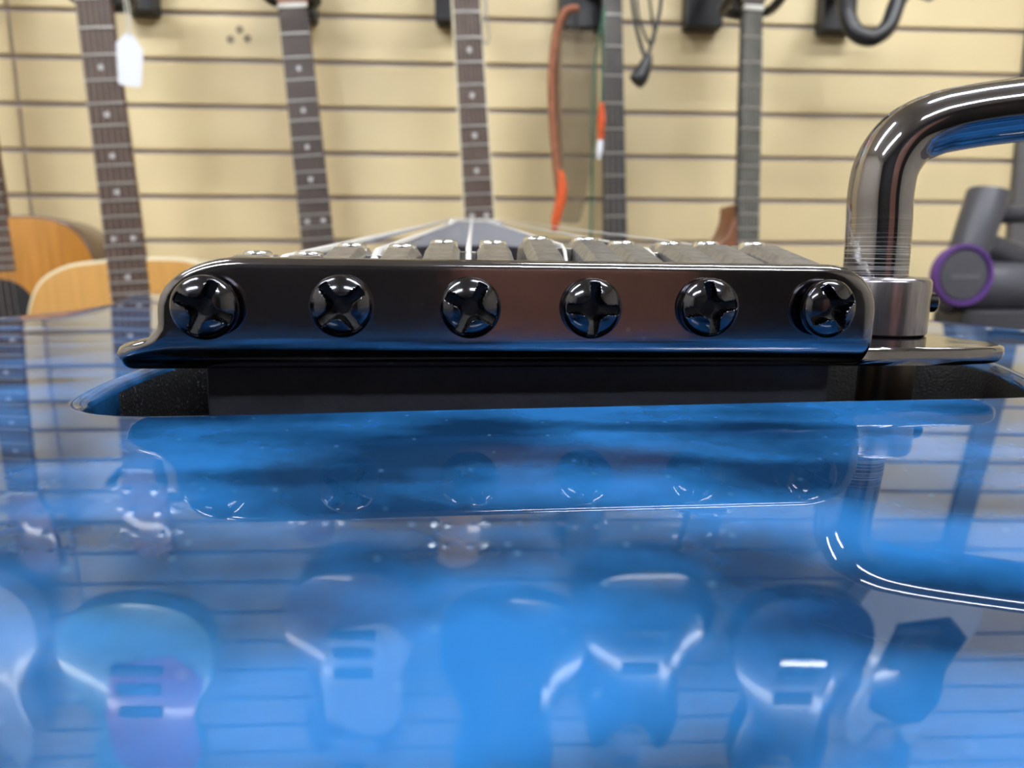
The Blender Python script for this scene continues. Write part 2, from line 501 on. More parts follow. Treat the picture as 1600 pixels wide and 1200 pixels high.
def guitar_body():
    c = V(4, 11, 0)
    out = [V(p.x, p.y, 0) for p in catmull([V(x, y, 0) for x, y in OUT], 14, True)]
    cav = [V(x, y, 0) for x, y in CAV]
    for _ in range(3):   # corner cutting
        q = []
        for i in range(len(cav)):
            a, b = cav[i], cav[(i + 1) % len(cav)]
            q += [a.lerp(b, 0.25), a.lerp(b, 0.75)]
        cav = q
    def hit(poly, a):
        d = V(math.cos(a), math.sin(a), 0); best = None
        for i in range(len(poly)):
            p, q = poly[i] - c, poly[(i + 1) % len(poly)] - c
            e = q - p
            den = d.x * e.y - d.y * e.x
            if abs(den) < 1e-12: continue
            t = (p.x * e.y - p.y * e.x) / den
            s = (p.x * d.y - p.y * d.x) / den
            if t > 0 and -1e-6 <= s <= 1 + 1e-6 and (best is None or t > best): best = t
        return c + d * best
    N = 640
    # denser samples where the long thin cavity ends subtend little
    angs = [2 * PI * k / N for k in range(N)]
    ang2 = []
    for a in angs:   # squash angles so that the cavity rim is sampled evenly
        ang2.append(math.atan2(math.sin(a) * 0.42, math.cos(a)))
    Po = [hit(out, a) for a in ang2]; Pc = [hit(cav, a) for a in ang2]
    bm = bmesh.new()
    loops = []
    rc = 1.1
    nrm = []
    for i in range(N):
        t = (Pc[(i + 1) % N] - Pc[i - 1]).normalized()
        nrm.append(V(t.y, -t.x, 0))
    # cavity wall from floor up, lip, then the top
    loops.append([V(p.x, p.y, -24) for p in Pc])
    for z in (-12, -6, -3.2, -rc):
        loops.append([V(p.x, p.y, z) for p in Pc])
    nc = len(loops)
    for k in range(1, 7):
        a = PI / 2 * k / 6
        l = []
        for p, n in zip(Pc, nrm):
            q = p + n * (rc * (1 - math.cos(a)))
            l.append(V(q.x, q.y, top_z(q.x, q.y) - rc * (1 - math.sin(a))))
        loops.append(l)
    base = [V(v.x, v.y, 0) for v in loops[-1]]
    rings = 110
    for k in range(1, rings + 1):
        s = (k / rings) ** 1.5
        l = []
        for p, q in zip(base, Po):
            v = p.lerp(q, s)
            d = (q - v).length
            edge = -6.0 * max(0, 1 - d / 42) ** 2
            l.append(V(v.x, v.y, top_z(v.x, v.y) + edge))
        loops.append(l)
    last = loops[-1]
    onr = []
    for i in range(N):
        t = (Po[(i + 1) % N] - Po[i - 1]).normalized()
        onr.append(V(t.y, -t.x, 0))
    for k in range(1, 7):
        a = PI / 2 * k / 6
        loops.append([p + n * (3.5 * math.sin(a)) + V(0, 0, -3.5 * (1 - math.cos(a))) for p, n in zip(last, onr)])
    loops.append([V(p.x, p.y, -42) for p in loops[-1]])
    loops.append([V(p.x * 0.97, p.y * 0.97, -45) for p in loops[-1]])
    rows = loft(bm, loops)
    bm.faces.ensure_lookup_table()
    for f in bm.faces:
        cc = f.calc_center_median()
        inside = all(v.co.z < -rc * 0.9 for v in f.verts) and cc.x > -40 and cc.x < 60 and cc.y > -8 and cc.y < 34 and cc.z > -24.5
        if inside and not (cc.x < -33.2 and cc.y < 7 and cc.z > -20): f.material_index = 1
    return obj('body', bm, [BLUE, SPECK], GT, angle=50)
body = guitar_body()

# ---- bridge plate: one bent sheet, unrolled outline (x, s) then folded
def bridge_plate():
    zt, th, rb = 11.5, 1.7, 3.0
    zb = 2.15                          # underside of the flat part
    s_b = zt - (zb + rb)               # flange height down to where the fold starts
    arc = rb * PI / 2
    s1 = s_b + arc
    def table(v, T):
        if v <= T[0][0]: return T[0][1]
        for (a, p), (b, q) in zip(T, T[1:]):
            if v <= b:
                k = (v - a) / (b - a); return p + (q - p) * k
        return T[-1][1]
    def left(s):
        rx, rs = 7.0, 4.6
        x = -30.2
        if s < rs: x = -30.2 + rx * (1 - max(0, 1 - ((rs - s) / rs) ** 2.2) ** 0.5)
        return x - table(s, [(s_b - 0.9, 0), (s_b - 0.3, .25), (s_b + .3, 1.0), (s_b + .8, 2.2), (s_b + 1.3, 3.0), (s_b + 2.0, 3.5), (s1, 3.7), (s1 + 6, 3.4), (s1 + 20, 2.0)])
    def right(s):
        r = 4.2
        x = 30.9
        if s < r: x = 30.9 - 5.0 * (1 - max(0, 1 - ((r - s) / r) ** 2.2) ** 0.5)
        return x + table(s, [(s1 - 1.1, 0), (s1 - .95, 1.2), (s1 - .8, 5), (s1 - .65, 9), (s1 - .45, 12.3), (s1 - .1, 14.2), (s1 + .6, 15.8), (s1 + 2, 17.2), (s1 + 4.5, 17.8), (s1 + 9, 17.2), (s1 + 15, 15.5), (s1 + 24, 9)])
    ss = [0, .03, .1, .2, .33, .5, .7, .95, 1.3, 1.8, 2.4, 3.1, 3.9, 4.7, 5.3, 5.8, s_b]
    ss = sorted(set(v for v in ss if v <= s_b))
    ss += [s_b + arc * k / 40 for k in range(1, 41)]
    ss += [s1 + v for v in (.2, .5, .8, 1.1, 1.5, 2, 2.6, 3.4, 4.5, 6, 8, 10, 12, 14, 17, 20, 23, 23.4, 23.7, 23.9, 24)]
    send = ss[-1]
    poly = [V(left(s), s, 0) for s in ss[::-1]] + [V(right(s), s, 0) for s in ss]
    def dist(x, s):
        best = 9.0
        p = V(x, s, 0)
        if min(x - left(s), right(s) - x, s, send - s) > 3: return 9.0
        for i in range(len(poly)):
            a_, b_ = poly[i], poly[(i + 1) % len(poly)]
            e = b_ - a_; L2 = e.length_squared
            if L2 < 1e-12: continue
            t_ = max(0, min(1, (p - a_).dot(e) / L2))
            dd = (a_ + e * t_ - p).length
            if dd < best: best = dd
        return best
    def fil(d, r):
        return 0.0 if d >= r else r - math.sqrt(max(0, r * r - (r - d) ** 2))
    near = [0, .03, .1, .2, .33, .5, .7, .95, 1.4, 2.0]
    def fold(s, off):
        # off = 0 outer (camera / under side), th = inner
        if s <= s_b: return (0 + off, zt - s)
        if s <= s1:
            a = (s - s_b) / rb
            r = rb - off
            return (rb - r * math.cos(a), zb + rb - r * math.sin(a))
        return (rb + (s - s1), zb + off)
    bm = bmesh.new(); NX = 72
    front, back = [], []
    for s in ss:
        l, r = left(s), right(s)
        fr, bk = [], []
        for i in range(NX + 1):
            nn = len(near)
            if i < nn: x = l + near[i]
            elif i > NX - nn: x = r - near[NX - i]
            else: x = l + 2.0 + (r - l - 4.0) * (i - nn + 1) / (NX - 2 * nn + 2)
            d = dist(x, s)
            y, z = fold(s, fil(d, 0.85)); fr.append(bm.verts.new(bx((x, y, z))))
            y, z = fold(s, th - fil(d, 0.5)); bk.append(bm.verts.new(bx((x, y, z))))
        front.append(fr); back.append(bk)
    for A in (front, back):
        for a, b in zip(A, A[1:]):
            for i in range(NX): bm.faces.new((a[i], a[i + 1], b[i + 1], b[i]))
    n = len(ss)
    for i in range(NX):
        bm.faces.new((front[0][i], back[0][i], back[0][i + 1], front[0][i + 1]))
        bm.faces.new((front[-1][i], front[-1][i + 1], back[-1][i + 1], back[-1][i]))
    for j in range(n - 1):
        bm.faces.new((front[j][0], front[j + 1][0], back[j + 1][0], back[j][0]))
        bm.faces.new((front[j][NX], back[j][NX], back[j + 1][NX], front[j + 1][NX]))
    o = obj('bridge_plate', bm, CHROME, GT, angle=80)
    return o
plate = bridge_plate()

# ---- cross-head intonation screws
def screw_mesh():
    bm = bmesh.new()
    NR, NA, r0 = 60, 144, 2.5
    def surf(r, a):
        dome = 1.55 * math.sqrt(max(0, 1 - (r / r0) ** 2 * 0.93)) + 0.25
        x, y = r * math.cos(a), r * math.sin(a)
        # cross slots with rounded inner corners, deep in the middle
        a1, b1 = abs(x), abs(y)
        lo_, hi_ = min(a1, b1), max(a1, b1)
        slot = (0.43 - lo_) / 0.14
        fillet = (0.46 - a1 * b1) / 0.20
        reach = (2.28 - hi_) / 0.16
        k = max(0, min(1, max(slot, fillet if hi_ < 1.6 else 0))) * max(0, min(1, reach))
        k = k * k * (3 - 2 * k)
        fl = max(-0.05, 1.35 * (r / 2.3) ** 0.9 - 0.5)
        return dome * (1 - k) + min(dome, fl) * k, k
    rows = []
    ctr = bm.verts.new((0, -surf(0, 0)[0], 0))
    for i in range(1, NR + 1):
        r = r0 * i / NR
        rows.append([bm.verts.new((r * math.cos(2 * PI * k / NA), -surf(r, 2 * PI * k / NA)[0], r * math.sin(2 * PI * k / NA))) for k in range(NA)])
    for k in range(NA): bm.faces.new((ctr, rows[0][k], rows[0][(k + 1) % NA])).material_index = 1
    for i, (a, b) in enumerate(zip(rows, rows[1:])):
        for k in range(NA):
            f = bm.faces.new((a[k], b[k], b[(k + 1) % NA], a[(k + 1) % NA]))
            if surf(r0 * (i + 1.5) / NR, 2 * PI * (k + .5) / NA)[1] > 0.85: f.material_index = 1
    prev = rows[-1]
    for r, y in ((r0, 0.0), (2.3, 0.15), (1.2, 0.15), (1.2, 9.0)):
        ring = [bm.verts.new((r * math.cos(2 * PI * k / NA), y, r * math.sin(2 * PI * k / NA))) for k in range(NA)]
        for k in range(NA): bm.faces.new((prev[k], ring[k], ring[(k + 1) % NA], prev[(k + 1) % NA]))
        prev = ring
    bm.faces.new(prev)
    return bm
screw = obj('intonation_screw', screw_mesh(), [SCREWM, RECESS], plate, angle=55)
SX = [(-25.9, 7.6, 24, 1.0, 4), (-15.6, 7.7, 52, 0.35, -2), (-5.3, 7.62, 28, 0.2, 2), (4.85, 7.62, 2, 0.2, 0), (15.0, 7.75, 80, 0.25, -3), (25.5, 7.75, 62, 0.6, 7)]
for i, (x, z, rot, out_, tilt) in enumerate(SX):
    s = screw if i == 0 else screw.copy()
    if i: COL.objects.link(s); s.parent = plate
    p = bx((x, 0.0 - out_, z)) * 0.001
    s.matrix_local = Matrix.Translation(p) @ BM @ Matrix.Rotation(R(tilt), 4, 'Z') @ Matrix.Rotation(R(rot), 4, 'Y')
    if out_ > 0.3:
        pass
# collars behind the two screws that stand proud
# ---- saddles
def saddle_mesh():
    bm = bmesh.new()
    prof = [(6.0, 4.3), (6.0, 10.3), (11.0, 11.5), (21.0, 13.25), (28.6, 13.3), (30.0, 12.6), (30.0, 4.3)]
    for a, b in ((-4.8, -0.95), (0.95, 4.8)):
        loops = []
        for x, ins in ((a, 0.9), (a + 0.65, 0.0), (b - 0.65, 0.0), (b, 0.9)):
            loops.append([V(x, y, z - (ins if z > 9 else 0)) for y, z in prof])
        loft(bm, loops)
    box(bm, (-0.9, 6.0, 4.3), (0.9, 22.0, 9.2)); box(bm, (-0.9, 22.0, 4.3), (0.9, 29.5, 12.4))
    return bm
sad = obj('saddle', saddle_mesh(), SADDLE, GT, bevel=0.12)
def hex_screw():
    bm = bmesh.new()
    n = 24
    prof = [(1.6, -1.5), (1.6, 0.12), (1.52, 0.3), (1.35, 0.42), (1.15, 0.48), (0.95, 0.48)]
    loops = [[V(r * math.cos(2 * PI * k / n), r * math.sin(2 * PI * k / n), h) for k in range(n)] for r, h in prof]
    def hexr(a): a = a % (PI / 3); return 0.8 / math.cos(a - PI / 6)
    loops.append([V(hexr(2 * PI * k / n) * math.cos(2 * PI * k / n), hexr(2 * PI * k / n) * math.sin(2 * PI * k / n), 0.44) for k in range(n)])
    loops.append([p + V(0, 0, -1.0) for p in loops[-1]])
    loft(bm, loops)
    return bm
hs = obj('height_screw', hex_screw(), STEEL, sad)
SADX = [(-25.0, -1.7), (-14.5, -0.7), (-4.1, -0.15), (6.75, 0.4), (17.0, 0.05), (27.4, 0.15)]
hs_first = hs
sad_objs = []
for i, (x, dz) in enumerate(SADX):
    if i == 0: s = sad
    else:
        s = sad.copy(); COL.objects.link(s); s.parent = GT
    # the saddle mesh has its string slot on x=0; saddles run with the strings
    p = bx((x, 25, 0)); 
    s.location = (p.x * 0.001, (p.y - 25) * 0.001, dz * 0.001)
    for j, sx in enumerate((-1, 1)):
        if i == 0 and j == 0: h = hs_first
        else:
            h = hs_first.copy(); COL.objects.link(h)
        h.parent = s
        h.location = (sx * 2.85 * 0.001, 0.025, 0.01325)
        h.rotation_euler = (0, 0, i * 0.7 + j)
    sad_objs.append((p.x, dz))

# ---- block, arm, collar
obj('tremolo_block', box(bmesh.new(), (-27.9, 4.2, -22), (29.4, 14, 2.2), BM), BLOCKM, GT, bevel=0.3)
AP = [(40.6, 15.8, 3.0), (40.6, 15.8, 8), (40.6, 15.8, 12), (40.5, 15.9, 16), (40.4, 16.0, 19.2), (40.9, 16.1, 22.2), (42.6, 16.0, 24.8), (45.3, 15.7, 26.3), (48.5, 15.3, 27.1), (54, 14.4, 27.9), (66, 12.3, 29.2), (90, 8, 31.6), (120, 2, 34.4), (150, -4, 37)]
path = catmull([bx(p) for p in AP], 10)
arm = obj('tremolo_arm', tube(bmesh.new(), path, 3.3, 40), ARMM, GT, angle=60)
tip = bmesh.new(); tp = [bx((140, -2, 36.2)), bx((146, -3.2, 36.7)), bx((158, -5.6, 37.7)), bx((166, -7.2, 38.3)), bx((169, -7.8, 38.6))]
tube(tip, tp, [3.4, 4.6, 5.0, 4.6, 2.5], 24)
obj('arm_tip', tip, BLACKPL, arm)
cb = bmesh.new()
cc = bx((41.1, 15.8, 0))
lathe(cb, [(5.0, 3.85), (5.3, 4.1), (5.3, 9.6), (5.15, 9.95), (4.7, 10.15), (3.4, 10.15), (3.4, 9.0), (3.4, 4.2)], cc, 'z', 64)
collar = obj('arm_collar', cb, mat('brushed_black_nickel', (0.36, 0.34, 0.38), 0.24, 1.0, var=0.3, scale=700, stretch=(4, 4, 0.3)), arm, angle=50)
sb = bmesh.new(); lathe(sb, [(0.5, 4.6), (1.1, 4.6), (1.1, 5.7), (0.85, 5.95), (0.6, 5.95), (0.5, 5.6)], bx((41.1, 14.6, 7.4)), 'x', 24)
obj('set_screw', sb, SCREWM, arm)
lb = bmesh.new(); lathe(lb, [(2.6, -20), (2.9, -19), (2.9, 2.15)], bx((43.0, 15.5, 0)), 'z', 40)
obj('arm_socket', lb, BRASS, arm, angle=50)

# ---- neck, pickup, strings of the blue guitar
def neck_part(name, y0, y1, w0, w1, z0, z1, d0, d1, m, arch=2.0):
    bm = bmesh.new(); loops = []
    for k in range(2):
        y, w, z, d = (y0, w0, z0, d0) if k == 0 else (y1, w1, z1, d1)
        l = []
        for i in range(9):
            u = -1 + i / 4; l.append(V(u * w / 2, y, z - 0.45 * arch * u * u))
        for i in range(9):
            a = PI * i / 8; l.append(V(math.cos(a) * w / 2, y, z - arch - (d - arch) * math.sin(a) ** 0.7))
        loops.append(l)
    loft(bm, loops)
    return obj(name, bm, m, GT, angle=40)
fb = neck_part('fretboard', 200, 645, 57, 43.5, 14.9, 43.6, 6, 6, mat('matt_dark_fretboard', (0.03, 0.025, 0.03), 0.7, spec=0.2))
nk = neck_part('neck', 205, 650, 57, 43.5, 9.5, 38.4, 22, 20, MAPLE)
for n in range(1, 25):
    yy = 645 - 640 * (1 - 2 ** (-n / 12))
    if yy < 203: break
    t = (yy - 200) / 445; ww = 57 + (43.5 - 57) * t; zz = 14.9 + 28.7 * t
    b = bmesh.new(); tube(b, [V(u * ww / 2, yy, zz - 0.9 * u * u - 0.1) for u in (-1, -.5, 0, .5, 1)], 1.0, 8)
    obj('fret', b, FRETD, fb)
obj('nut', box(bmesh.new(), (-21.5, 645, 38.6), (21.5, 650, 45.6)), BONE, GT, bevel=0.3)
hd = bmesh.new()
prism(hd, [(-21, 0), (-28, 30), (-38, 60), (-36, 150), (-10, 178), (30, 165), (38, 60), (28, 30), (21, 0)], 0, 14, 1)
for v in hd.verts:
    x, y, z = v.co; v.co = V(x, 650 + z * 0.985, 40.6 - y - z * 0.14)
head = obj('headstock', hd, BLUE, GT)
for s in (-1, 1):
    for k in range(3):
        b = bmesh.new(); yy = 685 + k * 38; lathe(b, [(5, 20), (5, 44), (4, 46)], (s * 24, yy, 0 - k * 5.3), 'z', 16)
        obj('tuner_post', b, STEEL, head)
pk = obj('pickup', box(bmesh.new(), (-35, 48, -14), (35, 86, 8.5)), BLACKPL, GT, bevel=1)
for k in range(6):
    b = bmesh.new(); lathe(b, [(2.3, 8.4), (2.3, 9.1), (1.6, 9.4)], (-25 + k * 10, 58, 0), 'z', 16); obj('pole_screw', b, STEEL, pk)
gauges = [0.66, 0.52, 0.36, 0.22, 0.17, 0.13]
for i, (x, dz) in enumerate(sad_objs):
    zt = 12.75 + dz
    xn = -17.5 + 7 * i
    b = bmesh.new()
    tube(b, [V(x, 14, 3.0), V(x, 18, 9.2 + dz), V(x, 21.5, 12.0 + dz), V(x, 24.5, zt), V(x + (xn - x) * 0.5, 335, (zt + 46.2) / 2), V(xn, 646, 46.2), V(xn * 1.2, 700, 37)], gauges[i], 10)
    obj('string', b, STRING, GT)

# ================================================================== GUITARS ON THE WALL
def half(pts): return pts + [(-x, z) for x, z in reversed(pts) if abs(x) > 0.01]
ACOUSTIC = [(0, 8), (40, 7), (85, 2), (122, -18), (143, -58), (145, -100), (128, -155), (118, -195), (126, -240), (160, -290), (190, -350), (192, -410), (160, -465), (90, -492), (0, -498)]
SINGLE = [(22, 0), (34, -14), (60, -24), (98, -40), (122, -80), (124, -115), (108, -150), (104, -180), (118, -220), (148, -265), (160, -315), (140, -370), (90, -405), (0, -418)]
HORNED = [(20, -30), (30, -22), (52, 6), (72, 30), (92, 24), (112, -25), (112, -80), (100, -120), (102, -150), (122, -190), (150, -240), (160, -295), (140, -350), (90, -385), (0, -398)]

def wall_guitar(name, label, cat, nut, lean, yaw, fw, joint, nfr, scale, m_body, m_board, m_neck, outline, ystrings=6, depth=45, dots=True, rim=None,
                binding=False, group=None, m_head=None, extra=None, body_d=2, right_side=None, hole=False, guard=None, headw=34):
    """nut: world mm of the nut centre; joint: nut to body; frame x right, z up, front at y=0"""
    H = joint + 420
    rot = Euler((0, lean, yaw), 'XYZ')
    base = Vector(nut) - rot.to_matrix() @ V(0, 0, H)
    t = empty(name, base, rot)
    tag(t, label, cat, group)
    J = H - joint
    fbl = scale * (1 - 2 ** (-nfr / 12)) + 6
    # fretboard
    w0, w1 = fw
    def wid(d): return w0 + (w1 - w0) * d / joint
    b = bmesh.new()
    loft(b, [[V(-wid(d) / 2, 5, H - d), V(-wid(d) / 2, 0.8, H - d), V(0, 0, H - d), V(wid(d) / 2, 0.8, H - d), V(wid(d) / 2, 5, H - d)] for d in (0, fbl)])
    board = obj('fretboard', b, m_board, t, smooth=False)
    if binding:
        b = bmesh.new()
        for s in (-1, 1):
            loft(b, [[V(s * wid(d) / 2, 5.2, H - d), V(s * wid(d) / 2, 0.4, H - d), V(s * (wid(d) / 2 + 2.6), 0.4, H - d), V(s * (wid(d) / 2 + 2.6), 5.2, H - d)] for d in (0, fbl)])
        obj('binding', b, CREAMB, board, smooth=False)
    for n in range(1, nfr + 1):
        d = scale * (1 - 2 ** (-n / 12))
        b = bmesh.new(); ww = wid(d) / 2
        tube(b, [V(-ww, 0.5, H - d), V(0, -0.4, H - d), V(ww, 0.5, H - d)], 1.5, 6)
        obj('fret', b, FRETM, board)
    if dots:
        for n in (3, 5, 7, 9, 12, 15, 17, 19):
            if n > nfr: continue
            d = scale * (1 - (2 ** (-n / 12) + 2 ** (-(n - 1) / 12)) / 2)
            for x in ((-wid(d) / 4, wid(d) / 4) if n == 12 else (0,)):
                b = bmesh.new(); lathe(b, [(3.8, -0.35), (3.8, 1.2)], (x, 0, H - d), 'y', 14)
                obj('inlay', b, PEARL, board, smooth=False)
    # neck
    b = bmesh.new(); loops = []
    for d in (-2, joint + 10):
        w = wid(max(0, d)) / 2
        loops.append([V(-w, 4.5, H - d), *[V(-w * math.cos(PI * k / 8), 4.5 + 17 * math.sin(PI * k / 8) ** 0.7, H - d) for k in range(1, 8)], V(w, 4.5, H - d)])
    loft(b, loops)
    obj('neck', b, m_neck, t, angle=60)
    obj('nut', box(bmesh.new(), (-w0 / 2, -1.5, H), (w0 / 2, 5, H + 6)), BONE, t, smooth=False)
    # headstock
    b = bmesh.new()
    hw = headw
    prism(b, [(-w0 / 2, 0), (w0 / 2, 0), (hw * 0.8, 22), (hw, 40), (hw * 0.95, 165), (hw * 0.3, 180), (-hw * 0.3, 180), (-hw * 0.95, 165), (-hw, 40), (-hw * 0.8, 22)], 0, 14, 1)
    for v in b.verts: v.co = V(v.co.x, v.co.y + 1 + v.co.z * 0.16, H + 6 + v.co.z)
    hd_ = obj('headstock', b, m_head or m_neck, t)
    for s in (-1, 1):
        for k in range(3 if ystrings == 6 else 2):
            zz = H + 45 + k * 45
            b = bmesh.new(); lathe(b, [(8, zz * 0), (8, 1), (4, 3), (4, 9)], (0, 0, 0), 'y', 12)
            for v in b.verts: v.co = V(v.co.x + s * hw * 0.6, 5 - v.co.y + (zz - H) * 0.16 - 3, v.co.z + zz)
            box(b, (s * hw, 8 + (zz - H) * .16, zz - 3), (s * (hw + 10), 13 + (zz - H) * .16, zz + 3))
            tube(b, [V(s * (hw + 9), 10 + (zz - H) * .16, zz - 8), V(s * (hw + 11), 10 + (zz - H) * .16, zz), V(s * (hw + 9), 10 + (zz - H) * .16, zz + 8)], [4, 6, 4], 8)
            obj('tuner', b, STEEL, hd_)
    # strings
    for k in range(ystrings):
        u = -1 + 2 * k / (ystrings - 1)
        b = bmesh.new()
        tube(b, [V(u * (w0 / 2 - 4), -2.2, H + 4), V(u * (wid(joint) / 2 - 4), -4, J), V(u * (wid(joint) / 2 + 1), -8, J - (scale - joint) + 12)], (0.5 - 0.05 * k) if ystrings == 6 else 0.8 - 0.08 * k, 6)
        obj('string', b, WSTRING, t)
    # body
    pts = outline if (len(outline) and outline[0] == 'full') else ['full'] + half(outline)
    pts = [V(x, z, 0) for x, z in pts[1:]]
    sm = catmull(pts, 6, True)
    b = bmesh.new(); prism(b, [(p.x, p.y) for p in sm], body_d, body_d + depth, 3)
    for v in b.verts: v.co.z += J
    bo = obj('body', b, m_body if rim is None else rim, t, angle=45)
    if rim is not None:
        b = bmesh.new()
        c = V(0, -240, 0)
        prism(b, [((p - c).x * 0.975, (p - c).y * 0.982 - 240) for p in sm], body_d - 1.0, body_d + 3, 0.4)
        for v in b.verts: v.co.z += J
        obj('soundboard', b, m_body, bo, angle=45)
    if hole:
        b = bmesh.new(); lathe(b, [(50, body_d - 1.4), (50, body_d - 0.9)], (0, 0, J - 135), 'y', 40)
        obj('soundhole', b, BLACKPL, bo, smooth=False)
    if guard:
        b = bmesh.new(); prism(b, guard[1], body_d - 2, body_d + 1, 0.4)
        for v in b.verts: v.co.z += J
        obj('pickguard', b, guard[0], bo)
    zb = J - (scale - joint)
    b = bmesh.new(); dark_hw = guard is not None or not dots or m_body is BLACKP
    box(b, (-42, -7, zb - 8), (42, body_d + 1, zb + 8)); obj('bridge', b, EBONY if hole or dark_hw else STEEL, bo, bevel=1.5)
    if not hole:
        for k in (1, 2):
            b = bmesh.new(); zz = zb + 12 + k * 48 - 30; box(b, (-36, -4, zz), (36, body_d + 1, zz + 22)); obj('pickup', b, BLACKPL, bo, bevel=1.5)
    return t

LN = lambda top, bot: math.atan2(-(bot[0] - top[0]), (top[1] - bot[1]))   # lean: foot swings right
def lean_of(a, b): return -math.atan2(b[0] - a[0], a[1] - b[1])

HG = 'guitars hung along the slatted wall'
G1 = wall_guitar('acoustic_guitar', 'natural-top acoustic guitar with pale binding and a white tag beside its neck', 'guitar', (-492, 1020, 1377), lean_of((-492, 1377), (-472.2, 1017)), 0.0,
            (45, 53), 345, 19, 640, NATURAL, ROSE, MAHOG, ACOUSTIC, depth=74, rim=CREAMB, group=HG, hole=True, m_head=MAHOG)
G0 = wall_guitar('acoustic_guitar', 'amber acoustic guitar cut off by the left edge, behind the natural-top one', 'guitar', (-722, 1104, 1455), lean_of((-722, 1455), (-704, 1098)), 0.0,
            (45, 53), 358, 19, 640, AMBER, ROSE, MAHOG, ACOUSTIC, depth=82, rim=mat('dark_brown_binding', (0.10, 0.045, 0.02), 0.3, coat=0.5), group=HG, hole=True, m_head=MAHOG)
G2 = wall_guitar('electric_guitar', 'guitar with dark dotted fretboard and white nut, between the natural-top acoustic and the cream-bound neck', 'guitar', (-257.6, 1130, 1412), lean_of((-257.6, 1412), (-233.1, 1060.5)), 0.0,
            (43, 50), 350, 20, 640, BROWNP, ROSE_DARK, MAHOG, SINGLE, group=HG)
G3 = wall_guitar('electric_guitar', 'guitar with cream-bound dotted fretboard rising behind the blue guitar neck', 'guitar', (-1, 1030, 1412), lean_of((-1.2, 1390), (15.3, 1094)), R(4),
            (36, 42), 365, 21, 640, BLACKP, ROSE, MAPLE, SINGLE, group=HG, binding=True)
G4 = wall_guitar('bass_guitar', 'four-string bass with plain charcoal fretboard beside the hanging cords', 'bass guitar', (221.5, 1130, 1462), lean_of((222.4, 1433.8), (235.7, 1070)), R(8),
            (30, 40), 465, 20, 864, BLACKP, EBONY, BLACKPL, SINGLE, ystrings=4, group=HG, dots=False)
HORN5 = ['full', (19, 0), (34, -18), (70, -35), (112, -60), (124, -100), (108, -150), (104, -185), (130, -235), (158, -290), (150, -350), (90, -395), (0, -405), (-90, -395), (-150, -350),
         (-158, -290), (-130, -235), (-104, -185), (-112, -140), (-104, -80), (-78, -12), (-66, 4), (-48, 6), (-33, 18), (-24, 38), (-18, 62), (-14, 30)]
G5 = wall_guitar('electric_guitar', 'guitar with plain greyish fretboard and a red-brown horn, nearest the chrome arm', 'guitar', (404, 1030, 1387), lean_of((404, 1387), (411.9, 1060)), R(10),
            (30, 36), 328, 21, 640, MAHOG, GREY_BOARD, ROSE_DARK, HORN5, group=HG, dots=False)
# upper row, out of frame, mirrored in the blue lacquer
UG = 'upper row of guitars mirrored in the blue lacquer'
GP = lambda m: (m, [(20, -20), (70, -30), (95, -80), (85, -160), (110, -240), (60, -290), (-40, -270), (-60, -160), (-50, -60)])
upper = [(-900, WHITEP, None, 'white guitar of the upper row, furthest left in the reflection'),
         (-560, TEALP, GP(PINKP), 'pale teal guitar with pink pickguard, mirrored in the blue top'),
         (-215, BROWNP, GP(WHITEP), 'brown guitar with white pickguard, mirrored in the blue top'),
         (70, BLACKP, None, 'black guitar of the upper row, mirrored beneath the middle screws'),
         (330, BLACKP, None, 'black guitar of the upper row above the bass'),
         (590, mat('navy_lacquer', (0.02, 0.04, 0.15), 0.2, coat=0.5), None, 'navy guitar of the upper row above the red-brown horned guitar'),
         (860, WHITEP, GP(BLACKP), 'white guitar with black pickguard at the right end of the upper row')]
for k_, (x, m, g, lab) in enumerate(upper):
    wall_guitar('electric_guitar', lab, 'guitar', (x - 12, 1030 if (k_ % 2) else 1122, 2420), R(-2.2), 0, (42, 52), 380, 12, 640, m, ROSE, MAPLE, [(px * 0.8, pz) for px, pz in HORNED], group=UG, guard=g)

# ================================================================== HANGERS, CORDS, TAG
def hanger(x, label, zb=1415, wd=50, yoke=True, gx=0, gz=1440, q=1.0):
    t = empty('guitar_hanger', (x, YF, zb))
    tag(t, label, 'hanger', 'black hangers hooked into the slatted wall')
    obj('base', box(bmesh.new(), (-wd / 2, -30, 0), (wd / 2, -0.3, 95)), BLACKPL, t, bevel=3)
    if yoke:
        dx = gx - x; dz = gz - zb
        b = bmesh.new(); tube(b, catmull([V(0, -28, 55), V(dx * 0.5, -30 - 45 * q, 50), V(dx, -18 - 100 * q, dz + 12)], 8), 8, 12)
        obj('stem', b, BLACKPL, t)
        b = bmesh.new(); f0 = -18 - 100 * q
        tube(b, catmull([V(dx - 36, f0 - 80, dz + 24), V(dx - 36, f0 - 50, dz + 14), V(dx - 32, f0 - 18, dz + 12), V(dx, f0 - 2, dz + 12), V(dx + 32, f0 - 18, dz + 12), V(dx + 36, f0 - 50, dz + 14), V(dx + 36, f0 - 80, dz + 24)], 6), 7, 12)
        obj('yoke', b, BLACKPL, t)
    return t
hanger(-498, 'black hanger block behind the white tag', 1417, 48, gx=-492, gz=1376)
hanger(-258, 'black hanger block beside the dark dotted fretboard', 1412, 50, gx=-257, gz=1412, q=0.25)
hanger(-26, 'black hanger block behind the cream-bound neck', 1413, 46, gx=-1, gz=1411)
hanger(182, 'black hanger block with cords hung from it, beside the bass', 1407, 68, gx=221, gz=1462, q=0.25)
hanger(380, 'black hanger block beside the plain greyish fretboard', 1413, 60, gx=404, gz=1386)
hg = hanger(602, 'empty black hanger with drooping padded hook, above the bend of the arm', 1412, 56, yoke=False)
b = bmesh.new()
